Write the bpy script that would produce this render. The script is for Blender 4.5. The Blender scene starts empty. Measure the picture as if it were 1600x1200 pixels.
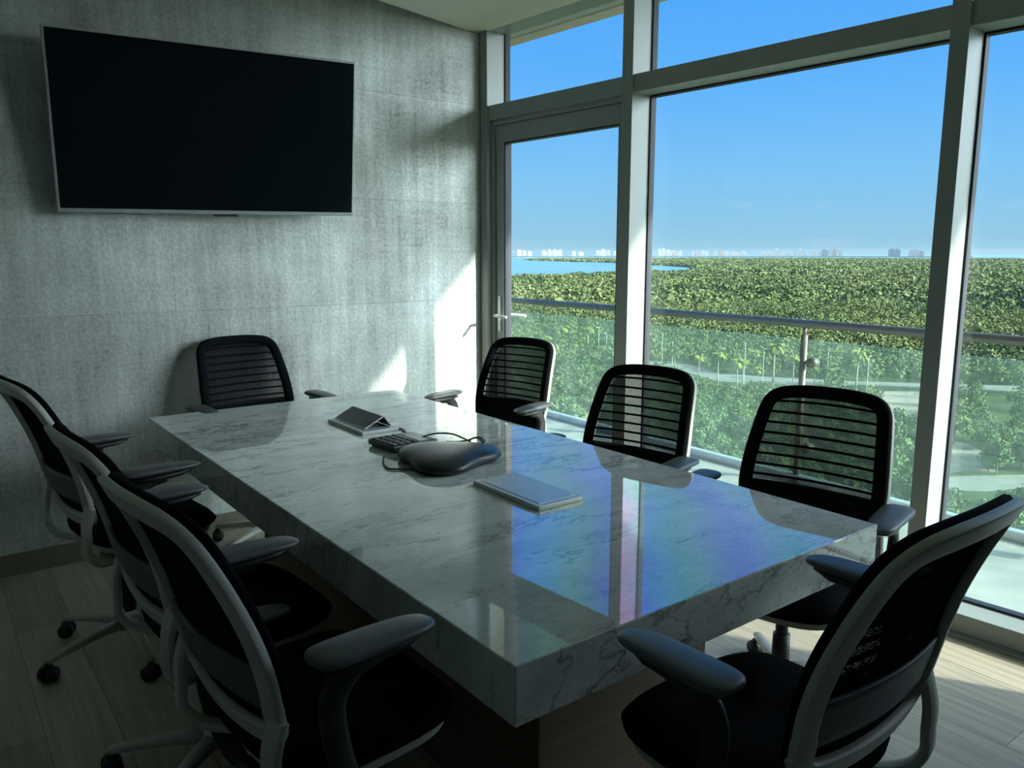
import bpy, bmesh, math, random
import numpy as np
from mathutils import Vector, Matrix, noise
random.seed(7); rng = np.random.default_rng(11)
PI = math.pi
scn = bpy.context.scene
COL = scn.collection

# ------------------------------------------------------------------ camera
EYE = 1.45
F_PX, CX, CY, HOR = 1230.0, 800.0, 600.0, 397.0
PITCH = math.atan((CY - HOR) / F_PX)
cam = bpy.data.cameras.new('camera'); cam_o = bpy.data.objects.new('camera', cam); COL.objects.link(cam_o)
cam.sensor_width = 36.0; cam.lens = F_PX * 36.0 / 1600.0; cam.clip_start = 0.05; cam.clip_end = 60000
cam_o.location = (0, 0, EYE); cam_o.rotation_euler = (PI / 2 - PITCH, 0, 0)
scn.camera = cam_o

# ------------------------------------------------------------------ frames of the place
def dirv(az):
    a = math.radians(az); return Vector((math.sin(a), math.cos(a), 0))
def ray(x, y):
    X, U, F = x - CX, CY - y, F_PX
    c, s = math.cos(PITCH), math.sin(PITCH)
    return Vector((X, F * c + U * s, -F * s + U * c))
def onz(x, y, z=0.0):
    d = ray(x, y); return Vector((0, 0, EYE)) + d * ((z - EYE) / d.z)
K = 1.45 / 1.5
E1, E2 = dirv(52.87), dirv(-37.13)                 # table and television wall axes
TZ = 0.74
T0 = onz(805, 1042, TZ); T0.z = 0
WU = dirv(138.6); WN = Vector((-WU.y, WU.x, 0))
if WN.x < 0: WN = -WN
CORN = Vector((-0.20735913 * K, 5.17004001 * K, 0))  # corner of television wall and window wall
def TP(a, b, z=0.0): v = T0 + E1 * a + E2 * b; return Vector((v.x, v.y, z))
def WP(u, n, z=0.0): v = CORN + WU * u + WN * n; return Vector((v.x, v.y, z))
CEIL = 2.759

# ------------------------------------------------------------------ light
SUN = (WU * 1.0 + WN * 0.44 + Vector((0, 0, 0.462))).normalized()
sl = bpy.data.lights.new('sun', 'SUN'); sl.energy = 12.5; sl.angle = math.radians(1.2); sl.color = (1.0, 0.96, 0.84)
so = bpy.data.objects.new('sun', sl); COL.objects.link(so)
so.rotation_euler = SUN.to_track_quat('Z', 'Y').to_euler(); so.location = (6, -2, 8)

world = bpy.data.worlds.new('sky'); scn.world = world; world.use_nodes = True
wn = world.node_tree; wn.nodes.clear()
def N(t, typ, **kw):
    n = t.nodes.new(typ)
    for k, v in kw.items():
        if k in ('operation', 'blend_type', 'data_type', 'interpolation', 'feature', 'noise_dimensions', 'wave_type', 'bands_direction', 'distance', 'offset', 'vector_type', 'musgrave_type', 'noise_type', 'normalize', 'use_clamp', 'clamp'): setattr(n, k, v)
        else:
            key = int(k[1:]) if (k[0] == 'i' and k[1:].isdigit()) else k.replace('_', ' ')
            try: sock = n.inputs[key]
            except KeyError: continue
            if hasattr(v, 'is_output') and v.is_output: t.links.new(v, sock)
            else: sock.default_value = v
    return n
def ramp(t, fac, stops, interp='LINEAR'):
    r = t.nodes.new('ShaderNodeValToRGB'); cr = r.color_ramp; cr.interpolation = interp
    cr.elements[0].position = stops[0][0]; cr.elements[0].color = tuple(stops[0][1]) + (1,)
    cr.elements[1].position = stops[-1][0]; cr.elements[1].color = tuple(stops[-1][1]) + (1,)
    for p, c in stops[1:-1]:
        e = cr.elements.new(p); e.color = tuple(c) + (1,)
    t.links.new(fac, r.inputs[0]); return r.outputs[0]
tc = N(wn, 'ShaderNodeTexCoord')
sep = N(wn, 'ShaderNodeSeparateXYZ', i0=tc.outputs['Generated'])
zz = N(wn, 'ShaderNodeMath', operation='MULTIPLY_ADD', i0=sep.outputs[2], i1=0.5, i2=0.5)
skyc = ramp(wn, zz.outputs[0], [(0.0, (.05, .09, .05)), (0.485, (.12, .2, .2)), (0.4995, (.33, .59, .80)), (0.52, (.31, .64, .93)),
    (0.55, (.24, .62, 1.06)), (0.60, (.135, .50, 1.12)), (0.66, (.08, .42, 1.12)), (1.0, (.02, .18, .70))])
# brighter, whiter air around the sun
dotn = N(wn, 'ShaderNodeVectorMath', operation='DOT_PRODUCT', i0=tc.outputs['Generated'], i1=tuple(SUN))
mx = N(wn, 'ShaderNodeMath', operation='MAXIMUM', i0=dotn.outputs['Value'], i1=0.0)
pw = N(wn, 'ShaderNodeMath', operation='POWER', i0=mx.outputs[0], i1=5.0)
up = N(wn, 'ShaderNodeMath', operation='GREATER_THAN', i0=sep.outputs[2], i1=0.0)
pg = N(wn, 'ShaderNodeMath', operation='MULTIPLY', i0=pw.outputs[0], i1=up.outputs[0])
GLOW = 16.5
gl = N(wn, 'ShaderNodeMath', operation='MULTIPLY', i0=pg.outputs[0], i1=GLOW)
glc = N(wn, 'ShaderNodeVectorMath', operation='SCALE', i0=(.90, .98, 1.0), Scale=gl.outputs[0])
# a few low clouds
mp = N(wn, 'ShaderNodeMapping', i0=tc.outputs['Generated']); mp.inputs['Scale'].default_value = (9, 9, 34)
cn = N(wn, 'ShaderNodeTexNoise', Vector=mp.outputs[0], Scale=1.3, Detail=6.0, Roughness=.6)
cm = ramp(wn, cn.outputs['Fac'], [(0.60, (0, 0, 0)), (0.78, (1, 1, 1))])
cb = ramp(wn, zz.outputs[0], [(0.502, (0, 0, 0)), (0.515, (.7, .7, .7)), (0.535, (0, 0, 0))])
cmm = N(wn, 'ShaderNodeMath', operation='MULTIPLY', i0=cm, i1=cb)
mixc = N(wn, 'ShaderNodeMix', data_type='RGBA'); wn.links.new(cmm.outputs[0], mixc.inputs[0]); wn.links.new(skyc, mixc.inputs[6]); mixc.inputs[7].default_value = (.75, .85, .95, 1)
addc = N(wn, 'ShaderNodeVectorMath', operation='ADD', i0=mixc.outputs[2], i1=glc.outputs[0])
bg = N(wn, 'ShaderNodeBackground', Color=addc.outputs[0], Strength=1.0)
wo = N(wn, 'ShaderNodeOutputWorld'); wn.links.new(bg.outputs[0], wo.inputs[0])

vs = scn.view_settings; vs.view_transform = 'Standard'; vs.look = 'None'; vs.exposure = 0.0; vs.gamma = 1.0; vs.use_curve_mapping = False

# ------------------------------------------------------------------ materials
def mat(name):
    m = bpy.data.materials.new(name); m.use_nodes = True; t = m.node_tree
    return m, t, t.nodes['Principled BSDF']
def simple(name, col, rough=.5, metal=0.0, ior=1.5, noise_amt=.06, nscale=30, bump=0.0, coat=0.0):
    m, t, p = mat(name)
    c = N(t, 'ShaderNodeTexCoord')
    n = N(t, 'ShaderNodeTexNoise', Vector=c.outputs['Object'], Scale=nscale, Detail=3.0)
    lo = tuple(x * (1 - noise_amt) for x in col); hi = tuple(min(1, x * (1 + noise_amt)) for x in col)
    t.links.new(ramp(t, n.outputs['Fac'], [(.3, lo), (.7, hi)]), p.inputs['Base Color'])
    p.inputs['Roughness'].default_value = rough; p.inputs['Metallic'].default_value = metal; p.inputs['IOR'].default_value = ior
    p.inputs['Coat Weight'].default_value = coat
    if bump:
        b = N(t, 'ShaderNodeBump', Strength=bump, Distance=.002, Height=n.outputs['Fac']); t.links.new(b.outputs[0], p.inputs['Normal'])
    return m
M = {}
M['white_frame'] = simple('white_painted_aluminium', (.30, .34, .33), .38, nscale=4, noise_amt=.02)
M['gasket'] = simple('dark_gasket', (.012, .018, .03), .6)
M['ceiling'] = simple('plasterboard', (.72, .75, .62), .9, nscale=3, noise_amt=.02)
M['plaster'] = simple('painted_plaster', (.40, .41, .38), .9, nscale=3, noise_amt=.03)
M['darkwall'] = simple('brown_panelling', (.16, .145, .12), .7, nscale=3, noise_amt=.1)
M['slab'] = simple('overhang_concrete', (.36, .37, .36), .9, nscale=14, noise_amt=.12)
M['drip'] = simple('overhang_drip_band', (.46, .40, .36), .9, nscale=9, noise_amt=.08)
M['skirting'] = simple('skirting', (.17, .155, .115), .55, nscale=6)
M['steel'] = simple('brushed_steel', (.19, .17, .15), .42, metal=.5, nscale=60)
M['silver'] = simple('silver_trim', (.62, .65, .66), .35, metal=.5)
M['plate'] = simple('satin_aluminium', (.60, .63, .64), .35, metal=.35)
M['chair_grey'] = simple('seagull_plastic', (.50, .50, .45), .42, noise_amt=.02)
M['chair_black'] = simple('black_plastic', (.018, .020, .022), .45, noise_amt=.02)
M['fabric'] = simple('black_fabric', (.0045, .006, .008), .85, nscale=700, noise_amt=.5, bump=.3); M['fabric'].node_tree.nodes['Principled BSDF'].inputs['Specular IOR Level'].default_value = .06
M['pad'] = simple('armpad', (.075, .085, .09), .40, noise_amt=.02)
M['lumbar'] = simple('lumbar_band', (.085, .092, .09), .5, noise_amt=.02)
M['gunmetal'] = simple('phone_plastic', (.016, .020, .024), .33, noise_amt=.02)
M['keypad'] = simple('keypad_body', (.06, .065, .065), .4, noise_amt=.02)
M['key'] = simple('keypad_key', (.012, .014, .016), .35, noise_amt=.02)
M['lcd'] = simple('keypad_display', (.17, .19, .16), .15, noise_amt=.02)
M['lid_dark'] = simple('dark_lid_face', (.055, .062, .062), .35, noise_amt=.04)
M['cable'] = simple('cable', (.01, .011, .012), .45)
M['bezel'] = simple('tv_bezel', (.42, .45, .46), .35, metal=.3)
M['caster'] = simple('caster_rubber', (.012, .012, .014), .4)

def screen_mat():
    m, t, p = mat('tv_screen'); p.inputs['Base Color'].default_value = (.005, .009, .012, 1); p.inputs['Roughness'].default_value = .12
    p.inputs['Specular IOR Level'].default_value = .3; return m
M['screen'] = screen_mat()

def mesh_mat():
    m = bpy.data.materials.new('backrest_mesh_fabric'); m.use_nodes = True; t = m.node_tree; t.nodes.clear()
    tr = N(t, 'ShaderNodeBsdfTransparent'); tr.inputs[0].default_value = (.9, .9, .9, 1)
    d = N(t, 'ShaderNodeBsdfDiffuse'); d.inputs[0].default_value = (.016, .018, .018, 1)
    c = N(t, 'ShaderNodeTexCoord'); n = N(t, 'ShaderNodeTexNoise', Vector=c.outputs['Object'], Scale=450.0, Detail=1.0)
    mr = N(t, 'ShaderNodeMapRange', i0=n.outputs['Fac'], i1=.3, i2=.7, i3=.66, i4=.88)
    ge = N(t, 'ShaderNodeNewGeometry'); dt = N(t, 'ShaderNodeVectorMath', operation='DOT_PRODUCT', i0=ge.outputs['Incoming'], i1=ge.outputs['Normal'])
    ab = N(t, 'ShaderNodeMath', operation='ABSOLUTE', i0=dt.outputs['Value']); om = N(t, 'ShaderNodeMath', operation='SUBTRACT', i0=1.0, i1=ab.outputs[0])
    mr = N(t, 'ShaderNodeMath', operation='MULTIPLY_ADD', i0=om.outputs[0], i1=.40, i2=mr.outputs[0], use_clamp=True)
    mx_ = N(t, 'ShaderNodeMixShader', i0=mr.outputs[0], i1=tr.outputs[0], i2=d.outputs[0])
    o = N(t, 'ShaderNodeOutputMaterial'); t.links.new(mx_.outputs[0], o.inputs[0]); return m
M['mesh'] = mesh_mat()

def glass_mat(name, tint, dust=0.0, spec=1.0):
    m = bpy.data.materials.new(name); m.use_nodes = True; t = m.node_tree; t.nodes.clear()
    tr = N(t, 'ShaderNodeBsdfTransparent'); tr.inputs[0].default_value = tint + (1,)
    g = N(t, 'ShaderNodeBsdfGlossy', Roughness=0.0)
    ge = N(t, 'ShaderNodeNewGeometry')
    dt = N(t, 'ShaderNodeVectorMath', operation='DOT_PRODUCT', i0=ge.outputs['Incoming'], i1=ge.outputs['Normal'])
    ab = N(t, 'ShaderNodeMath', operation='ABSOLUTE', i0=dt.outputs['Value'])
    om = N(t, 'ShaderNodeMath', operation='SUBTRACT', i0=1.0, i1=ab.outputs[0])
    p5 = N(t, 'ShaderNodeMath', operation='POWER', i0=om.outputs[0], i1=5.0)
    fr = N(t, 'ShaderNodeMath', operation='MULTIPLY_ADD', i0=p5.outputs[0], i1=.96, i2=.04)
    fm = N(t, 'ShaderNodeMath', operation='MULTIPLY', i0=fr.outputs[0], i1=spec)
    s = N(t, 'ShaderNodeMixShader', i0=fm.outputs[0], i1=tr.outputs[0], i2=g.outputs[0])
    out = s.outputs[0]
    if dust:
        c = N(t, 'ShaderNodeTexCoord')
        mp_ = N(t, 'ShaderNodeMapping', i0=c.outputs['Object']); mp_.inputs['Scale'].default_value = (1, 1, .35)
        n = N(t, 'ShaderNodeTexNoise', Vector=mp_.outputs[0], Scale=3.0, Detail=7.0, Roughness=.7)
        mr = N(t, 'ShaderNodeMapRange', i0=n.outputs['Fac'], i1=.35, i2=.7, i3=dust * .5, i4=dust * 1.6)
        d = N(t, 'ShaderNodeBsdfDiffuse'); d.inputs[0].default_value = (.30, .42, .38, 1)
        tl = N(t, 'ShaderNodeBsdfTranslucent'); tl.inputs[0].default_value = (.30, .42, .38, 1)
        a = N(t, 'ShaderNodeMixShader', i0=.5, i1=d.outputs[0], i2=tl.outputs[0])
        s2 = N(t, 'ShaderNodeMixShader', i0=mr.outputs[0], i1=out, i2=a.outputs[0]); out = s2.outputs[0]
    o = N(t, 'ShaderNodeOutputMaterial'); t.links.new(out, o.inputs[0]); return m
M['glass'] = glass_mat('window_glass', (.95, .98, .97), .012, .8)
M['rail_glass'] = glass_mat('balustrade_glass', (.84, .95, .90), .11, 1.0)

def concrete():
    m, t, p = mat('silvery_concrete_wall')
    c = N(t, 'ShaderNodeTexCoord'); ob = c.outputs['Object']
    mpv = N(t, 'ShaderNodeMapping', i0=ob); mpv.inputs['Scale'].default_value = (17, 17, 1.3)
    n1 = N(t, 'ShaderNodeTexNoise', Vector=mpv.outputs[0], Scale=1.0, Detail=8.0, Roughness=.65)
    mph = N(t, 'ShaderNodeMapping', i0=ob); mph.inputs['Scale'].default_value = (3, 3, 60)
    n2 = N(t, 'ShaderNodeTexNoise', Vector=mph.outputs[0], Scale=1.0, Detail=6.0, Roughness=.7)
    n3 = N(t, 'ShaderNodeTexNoise', Vector=ob, Scale=1.7, Detail=4.0, Roughness=.55)
    n4 = N(t, 'ShaderNodeTexNoise', Vector=ob, Scale=55.0, Detail=5.0, Roughness=.7)
    s0 = N(t, 'ShaderNodeMath', operation='MULTIPLY', i0=n1.outputs['Fac'], i1=.9)
    s1 = N(t, 'ShaderNodeMath', operation='MULTIPLY_ADD', i0=n2.outputs['Fac'], i1=.35, i2=s0.outputs[0])
    s2 = N(t, 'ShaderNodeMath', operation='MULTIPLY_ADD', i0=n3.outputs['Fac'], i1=1.5, i2=s1.outputs[0])
    s3 = N(t, 'ShaderNodeMath', operation='MULTIPLY_ADD', i0=n4.outputs['Fac'], i1=1.1, i2=s2.outputs[0])
    s4 = N(t, 'ShaderNodeMath', operation='MULTIPLY', i0=s3.outputs[0], i1=.2597)
    base = ramp(t, s4.outputs[0], [(.39, (.27, .285, .265)), (.46, (.44, .47, .45)), (.53, (.56, .61, .595)), (.62, (.76, .84, .83))])
    # board seams: brick pattern in the wall's own x,z
    sp = N(t, 'ShaderNodeSeparateXYZ', i0=ob); cb_ = N(t, 'ShaderNodeCombineXYZ', i0=sp.outputs[0], i1=sp.outputs[2])
    br = N(t, 'ShaderNodeTexBrick', Vector=cb_.outputs[0], Scale=1.0); br.offset = .5
    br.inputs['Brick Width'].default_value = 1.22; br.inputs['Row Height'].default_value = .585; br.inputs['Mortar Size'].default_value = .003
    br.inputs['Mortar Smooth'].default_value = .6
    br.inputs['Color1'].default_value = (1, 1, 1, 1); br.inputs['Color2'].default_value = (.86, .86, .86, 1); br.inputs['Mortar'].default_value = (.72, .72, .72, 1)
    mul = N(t, 'ShaderNodeMix', data_type='RGBA', blend_type='MULTIPLY'); mul.inputs[0].default_value = 1.0
    t.links.new(base, mul.inputs[6]); t.links.new(br.outputs['Color'], mul.inputs[7])
    # pits
    v = N(t, 'ShaderNodeTexVoronoi', Vector=ob, Scale=38.0)
    pit = ramp(t, v.outputs['Distance'], [(.03, (.35, .35, .35)), (.09, (1, 1, 1))])
    pn = N(t, 'ShaderNodeTexNoise', Vector=ob, Scale=4.0); pm = ramp(t, pn.outputs['Fac'], [(.5, (0, 0, 0)), (.56, (1, 1, 1))])
    mul2 = N(t, 'ShaderNodeMix', data_type='RGBA', blend_type='MULTIPLY'); t.links.new(pm, mul2.inputs[0]); t.links.new(mul.outputs[2], mul2.inputs[6]); t.links.new(pit, mul2.inputs[7])
    t.links.new(mul2.outputs[2], p.inputs['Base Color'])
    p.inputs['Metallic'].default_value = .25
    rr = N(t, 'ShaderNodeMapRange', i0=s4.outputs[0], i1=.4, i2=.62, i3=.62, i4=.34); t.links.new(rr.outputs[0], p.inputs['Roughness'])
    b = N(t, 'ShaderNodeBump', Strength=.35, Distance=.006, Height=s3.outputs[0]); t.links.new(b.outputs[0], p.inputs['Normal'])
    return m
M['concrete'] = concrete()

def marble(film=True):
    m, t, p = mat('polished_marble' if film else 'marble_side')
    c = N(t, 'ShaderNodeTexCoord'); ob = c.outputs['Object']
    rot = N(t, 'ShaderNodeMapping', i0=ob); rot.inputs['Rotation'].default_value = (0, 0, math.radians(-20)); rot.inputs['Scale'].default_value = (1.0, 2.6, 1.6)
    wn_ = N(t, 'ShaderNodeTexNoise', Vector=rot.outputs[0], Scale=2.4, Detail=5.0, Roughness=.6)
    off = N(t, 'ShaderNodeVectorMath', operation='MULTIPLY_ADD', i0=wn_.outputs['Color'], i1=(.9, .9, .9), i2=rot.outputs[0])
    def vein(scale, width, det=6.0):
        n = N(t, 'ShaderNodeTexNoise', Vector=off.outputs[0], Scale=scale, Detail=det, Roughness=.58)
        s = N(t, 'ShaderNodeMath', operation='SUBTRACT', i0=n.outputs['Fac'], i1=.5)
        a = N(t, 'ShaderNodeMath', operation='ABSOLUTE', i0=s.outputs[0])
        return N(t, 'ShaderNodeMapRange', i0=a.outputs[0], i1=0.0, i2=width, i3=1.0, i4=0.0).outputs[0]
    v1 = vein(.8, .012); v2 = vein(1.8, .016, 9.0); v3 = vein(4.5, .024, 5.0)
    mk = N(t, 'ShaderNodeTexNoise', Vector=ob, Scale=1.9, Detail=3.0)
    mk1 = ramp(t, mk.outputs['Fac'], [(.42, (.15, .15, .15)), (.60, (1, 1, 1))])
    a1 = N(t, 'ShaderNodeMath', operation='MULTIPLY', i0=v2, i1=mk1)
    a2 = N(t, 'ShaderNodeMath', operation='MULTIPLY_ADD', i0=v3, i1=.28, i2=a1.outputs[0])
    a3 = N(t, 'ShaderNodeMath', operation='MULTIPLY_ADD', i0=v1, i1=.7, i2=a2.outputs[0], use_clamp=True)
    cl = N(t, 'ShaderNodeTexNoise', Vector=off.outputs[0], Scale=2.2, Detail=8.0, Roughness=.65)
    base = ramp(t, cl.outputs['Fac'], [(.30, (.46, .49, .48)), (.46, (.70, .73, .71)), (.60, (.78, .81, .78))])
    sc = N(t, 'ShaderNodeMath', operation='MULTIPLY', i0=a3.outputs[0], i1=.85)
    mixv = N(t, 'ShaderNodeMix', data_type='RGBA'); t.links.new(sc.outputs[0], mixv.inputs[0]); t.links.new(base, mixv.inputs[6]); mixv.inputs[7].default_value = (.13, .145, .15, 1)
    t.links.new(mixv.outputs[2], p.inputs['Base Color'])
    p.inputs['Roughness'].default_value = .015 if film else .12
    p.inputs['IOR'].default_value = 1.7
    if film:
        sp = N(t, 'ShaderNodeSeparateXYZ', i0=ob)
        # made-up film imitating the rainbow in the sky's reflection, thickness drifting across the slab
        q = N(t, 'ShaderNodeMath', operation='MULTIPLY', i0=sp.outputs[1], i1=-.60)
        qx = N(t, 'ShaderNodeMath', operation='MULTIPLY_ADD', i0=sp.outputs[0], i1=.80, i2=q.outputs[0])
        nn = N(t, 'ShaderNodeTexNoise', Vector=ob, Scale=1.3, Detail=2.0)
        g = N(t, 'ShaderNodeMath', operation='MULTIPLY_ADD', i0=qx.outputs[0], i1=380.0, i2=70.0)
        g1 = N(t, 'ShaderNodeMath', operation='MULTIPLY_ADD', i0=nn.outputs['Fac'], i1=110.0, i2=g.outputs[0])
        ms = N(t, 'ShaderNodeMapRange', i0=qx.outputs[0], i1=-.12, i2=.02, i3=0.0, i4=1.0)
        gn = N(t, 'ShaderNodeNewGeometry'); sz = N(t, 'ShaderNodeSeparateXYZ', i0=gn.outputs['Normal']); tp = N(t, 'ShaderNodeMath', operation='GREATER_THAN', i0=sz.outputs[2], i1=.9)
        ms2 = N(t, 'ShaderNodeMath', operation='MULTIPLY', i0=ms.outputs[0], i1=tp.outputs[0])
        g2 = N(t, 'ShaderNodeMath', operation='MULTIPLY', i0=g1.outputs[0], i1=ms2.outputs[0])
        try:
            t.links.new(g2.outputs[0], p.inputs['Thin Film Thickness']); p.inputs['Thin Film IOR'].default_value = 2.6
        except KeyError: pass
    return m
M['marble'] = marble()

def planks(name, c1, c2, c3, bw, rh, rough=.5):
    m, t, p = mat(name)
    c = N(t, 'ShaderNodeTexCoord'); ob = c.outputs['Object']
    br = N(t, 'ShaderNodeTexBrick', Vector=ob, Scale=1.0); br.offset = .37
    br.inputs['Brick Width'].default_value = bw; br.inputs['Row Height'].default_value = rh; br.inputs['Mortar Size'].default_value = .0015
    br.inputs['Color1'].default_value = c1 + (1,); br.inputs['Color2'].default_value = c2 + (1,); br.inputs['Mortar'].default_value = c3 + (1,)
    mp_ = N(t, 'ShaderNodeMapping', i0=ob); mp_.inputs['Scale'].default_value = (1.2, 30, 30)
    n = N(t, 'ShaderNodeTexNoise', Vector=mp_.outputs[0], Scale=1.5, Detail=8.0, Roughness=.65)
    g = ramp(t, n.outputs['Fac'], [(.3, (.72, .70, .66)), (.7, (1.15, 1.15, 1.15))])
    mul = N(t, 'ShaderNodeMix', data_type='RGBA', blend_type='MULTIPLY'); mul.inputs[0].default_value = 1.0
    t.links.new(br.outputs['Color'], mul.inputs[6]); t.links.new(g, mul.inputs[7]); t.links.new(mul.outputs[2], p.inputs['Base Color'])
    p.inputs['Roughness'].default_value = rough; return m
M['floor'] = planks('pale_oak_planks', (.40, .36, .28), (.52, .47, .37), (.20, .17, .12), 1.3, .19, .42)
M['veneer'] = planks('brown_veneer', (.125, .085, .055), (.14, .095, .06), (.12, .08, .05), 6.0, 3.0, .45)
def tiles():
    m, t, p = mat('balcony_tiles')
    c = N(t, 'ShaderNodeTexCoord'); ob = c.outputs['Object']
    br = N(t, 'ShaderNodeTexBrick', Vector=ob, Scale=1.0); br.offset = 0
    br.inputs['Brick Width'].default_value = .6; br.inputs['Row Height'].default_value = .6; br.inputs['Mortar Size'].default_value = .003
    br.inputs['Color1'].default_value = (.45, .46, .44, 1); br.inputs['Color2'].default_value = (.49, .50, .48, 1); br.inputs['Mortar'].default_value = (.5, .5, .47, 1)
    n = N(t, 'ShaderNodeTexNoise', Vector=ob, Scale=5.0, Detail=8.0); g = ramp(t, n.outputs['Fac'], [(.3, (.8, .8, .8)), (.7, (1.1, 1.1, 1.1))])
    mul = N(t, 'ShaderNodeMix', data_type='RGBA', blend_type='MULTIPLY'); mul.inputs[0].default_value = 1.0
    t.links.new(br.outputs['Color'], mul.inputs[6]); t.links.new(g, mul.inputs[7]); t.links.new(mul.outputs[2], p.inputs['Base Color'])
    p.inputs['Roughness'].default_value = .5; return m
M['tiles'] = tiles()

def foliage(name, cols, scale=.02, fine=.35, trans=True):
    m, t, p = mat(name)
    ge = N(t, 'ShaderNodeNewGeometry')
    n = N(t, 'ShaderNodeTexNoise', Vector=ge.outputs['Position'], Scale=scale, Detail=4.0, Roughness=.6)
    n2 = N(t, 'ShaderNodeTexNoise', Vector=ge.outputs['Position'], Scale=fine, Detail=3.0)
    r_ = ge.outputs['Random Per Island']
    n0 = N(t, 'ShaderNodeTexNoise', Vector=ge.outputs['Position'], Scale=scale * .22, Detail=3.0)
    nm = N(t, 'ShaderNodeMath', operation='ADD', i0=n.outputs['Fac'], i1=n0.outputs['Fac'])
    nh = N(t, 'ShaderNodeMath', operation='MULTIPLY', i0=nm.outputs[0], i1=.5)
    nh = N(t, 'ShaderNodeMath', operation='MULTIPLY_ADD', i0=nh.outputs[0], i1=1.6, i2=-.3)
    a = N(t, 'ShaderNodeMath', operation='MULTIPLY_ADD', i0=r_, i1=.26, i2=nh.outputs[0])
    b = N(t, 'ShaderNodeMath', operation='MULTIPLY_ADD', i0=n2.outputs['Fac'], i1=.35, i2=a.outputs[0])
    s = N(t, 'ShaderNodeMath', operation='MULTIPLY', i0=b.outputs[0], i1=.606)
    t.links.new(ramp(t, s.outputs[0], [(.32 + .12 * i, c_) for i, c_ in enumerate(cols)]), p.inputs['Base Color'])
    p.inputs['Roughness'].default_value = .85; p.inputs['Specular IOR Level'].default_value = .15
    return m
G4 = [(.048, .078, .034), (.084, .122, .044), (.13, .163, .056), (.185, .205, .072)]
M['canopy'] = foliage('forest_canopy_leaves', G4, .012, .12)
M['leaves'] = foliage('leaves', [(.05, .085, .036), (.085, .135, .05), (.125, .19, .065), (.18, .24, .09)], .03, .6)
M['palmleaf'] = foliage('palm_fronds', [(.12, .16, .04), (.20, .24, .05), (.29, .30, .07), (.38, .33, .10)], .05, .5)
M['bark'] = simple('grey_bark', (.17, .155, .13), .9, nscale=3, noise_amt=.25)
M['palmtrunk'] = simple('palm_trunk', (.34, .31, .26), .9, nscale=3, noise_amt=.15)
M['soil'] = foliage('undergrowth', [(.025, .04, .018), (.05, .075, .028), (.085, .105, .042), (.15, .14, .09)], .03, .4)
M['sand'] = simple('sandy_ground', (.30, .25, .20), .95, nscale=.25, noise_amt=.18)
M['asphalt'] = simple('road_surface', (.21, .21, .19), .9, nscale=.3, noise_amt=.12)
M['polewhite'] = simple('lamp_post_paint', (.62, .64, .62), .5)
def water():
    m, t, p = mat('lagoon_water'); p.inputs['Base Color'].default_value = (.06, .17, .27, 1); p.inputs['Roughness'].default_value = .32
    c = N(t, 'ShaderNodeNewGeometry'); n = N(t, 'ShaderNodeTexNoise', Vector=c.outputs['Position'], Scale=.01, Detail=5.0)
    t.links.new(ramp(t, n.outputs['Fac'], [(.35, (.08, .20, .30)), (.65, (.12, .27, .36))]), p.inputs['Base Color']); return m
M['water'] = water()
M['tower_white'] = simple('white_render', (.42, .43, .44), .8, nscale=.02, noise_amt=.1)
M['tower_tan'] = simple('tan_render', (.34, .31, .27), .8, nscale=.02, noise_amt=.1)
M['tower_blue'] = simple('blue_grey_render', (.13, .2, .26), .8, nscale=.02, noise_amt=.1)
M['tower_glass'] = simple('dark_window_bands', (.22, .32, .38), .3)

# ------------------------------------------------------------------ mesh helpers
class MB:
    def __init__(s): s.v = []; s.f = []; s.m = []; s.smooth = []
    def add(s, vs, fs, mi=0, sm=False):
        o = len(s.v); s.v += [tuple(v) for v in vs]; s.f += [tuple(i + o for i in f) for f in fs]; s.m += [mi] * len(fs); s.smooth += [sm] * len(fs); return s
    def build(s, name, mats, parent=None, loc=None, rot=None, bevel=0.0, bseg=2, recalc=True):
        me = bpy.data.meshes.new(name); me.from_pydata(s.v, [], s.f)
        for m in (mats if isinstance(mats, (list, tuple)) else [mats]): me.materials.append(m)
        me.polygons.foreach_set('material_index', s.m); me.polygons.foreach_set('use_smooth', s.smooth)
        if recalc:
            bm = bmesh.new(); bm.from_mesh(me); bmesh.ops.recalc_face_normals(bm, faces=bm.faces)
            if bevel:
                bmesh.ops.bevel(bm, geom=bm.edges[:], offset=bevel, segments=bseg, affect='EDGES', profile=.5)
            bm.to_mesh(me); bm.free()
        me.update()
        o = bpy.data.objects.new(name, me); COL.objects.link(o)
        if parent is not None: o.parent = parent
        if loc is not None: o.location = loc
        if rot is not None: o.rotation_euler = rot
        return o
BOXF = [(0, 1, 3, 2), (4, 6, 7, 5), (0, 4, 5, 1), (2, 3, 7, 6), (0, 2, 6, 4), (1, 5, 7, 3)]
def box(mb, x0, x1, y0, y1, z0, z1, mi=0):
    return mb.add([(x, y, z) for x in (x0, x1) for y in (y0, y1) for z in (z0, z1)], BOXF, mi)
def obox(mb, P, ax, ay, az, mi=0):      # P origin corner, three edge vectors
    P = Vector(P); return mb.add([P + ax * i + ay * j + az * k for i in (0, 1) for j in (0, 1) for k in (0, 1)], BOXF, mi)
def prism(mb, pts, z0, z1, mi=0):
    n = len(pts); vs = [(p[0], p[1], z0) for p in pts] + [(p[0], p[1], z1) for p in pts]
    fs = [tuple(range(n))[::-1], tuple(range(n, 2 * n))] + [(i, (i + 1) % n, n + (i + 1) % n, n + i) for i in range(n)]
    return mb.add(vs, fs, mi)
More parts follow.
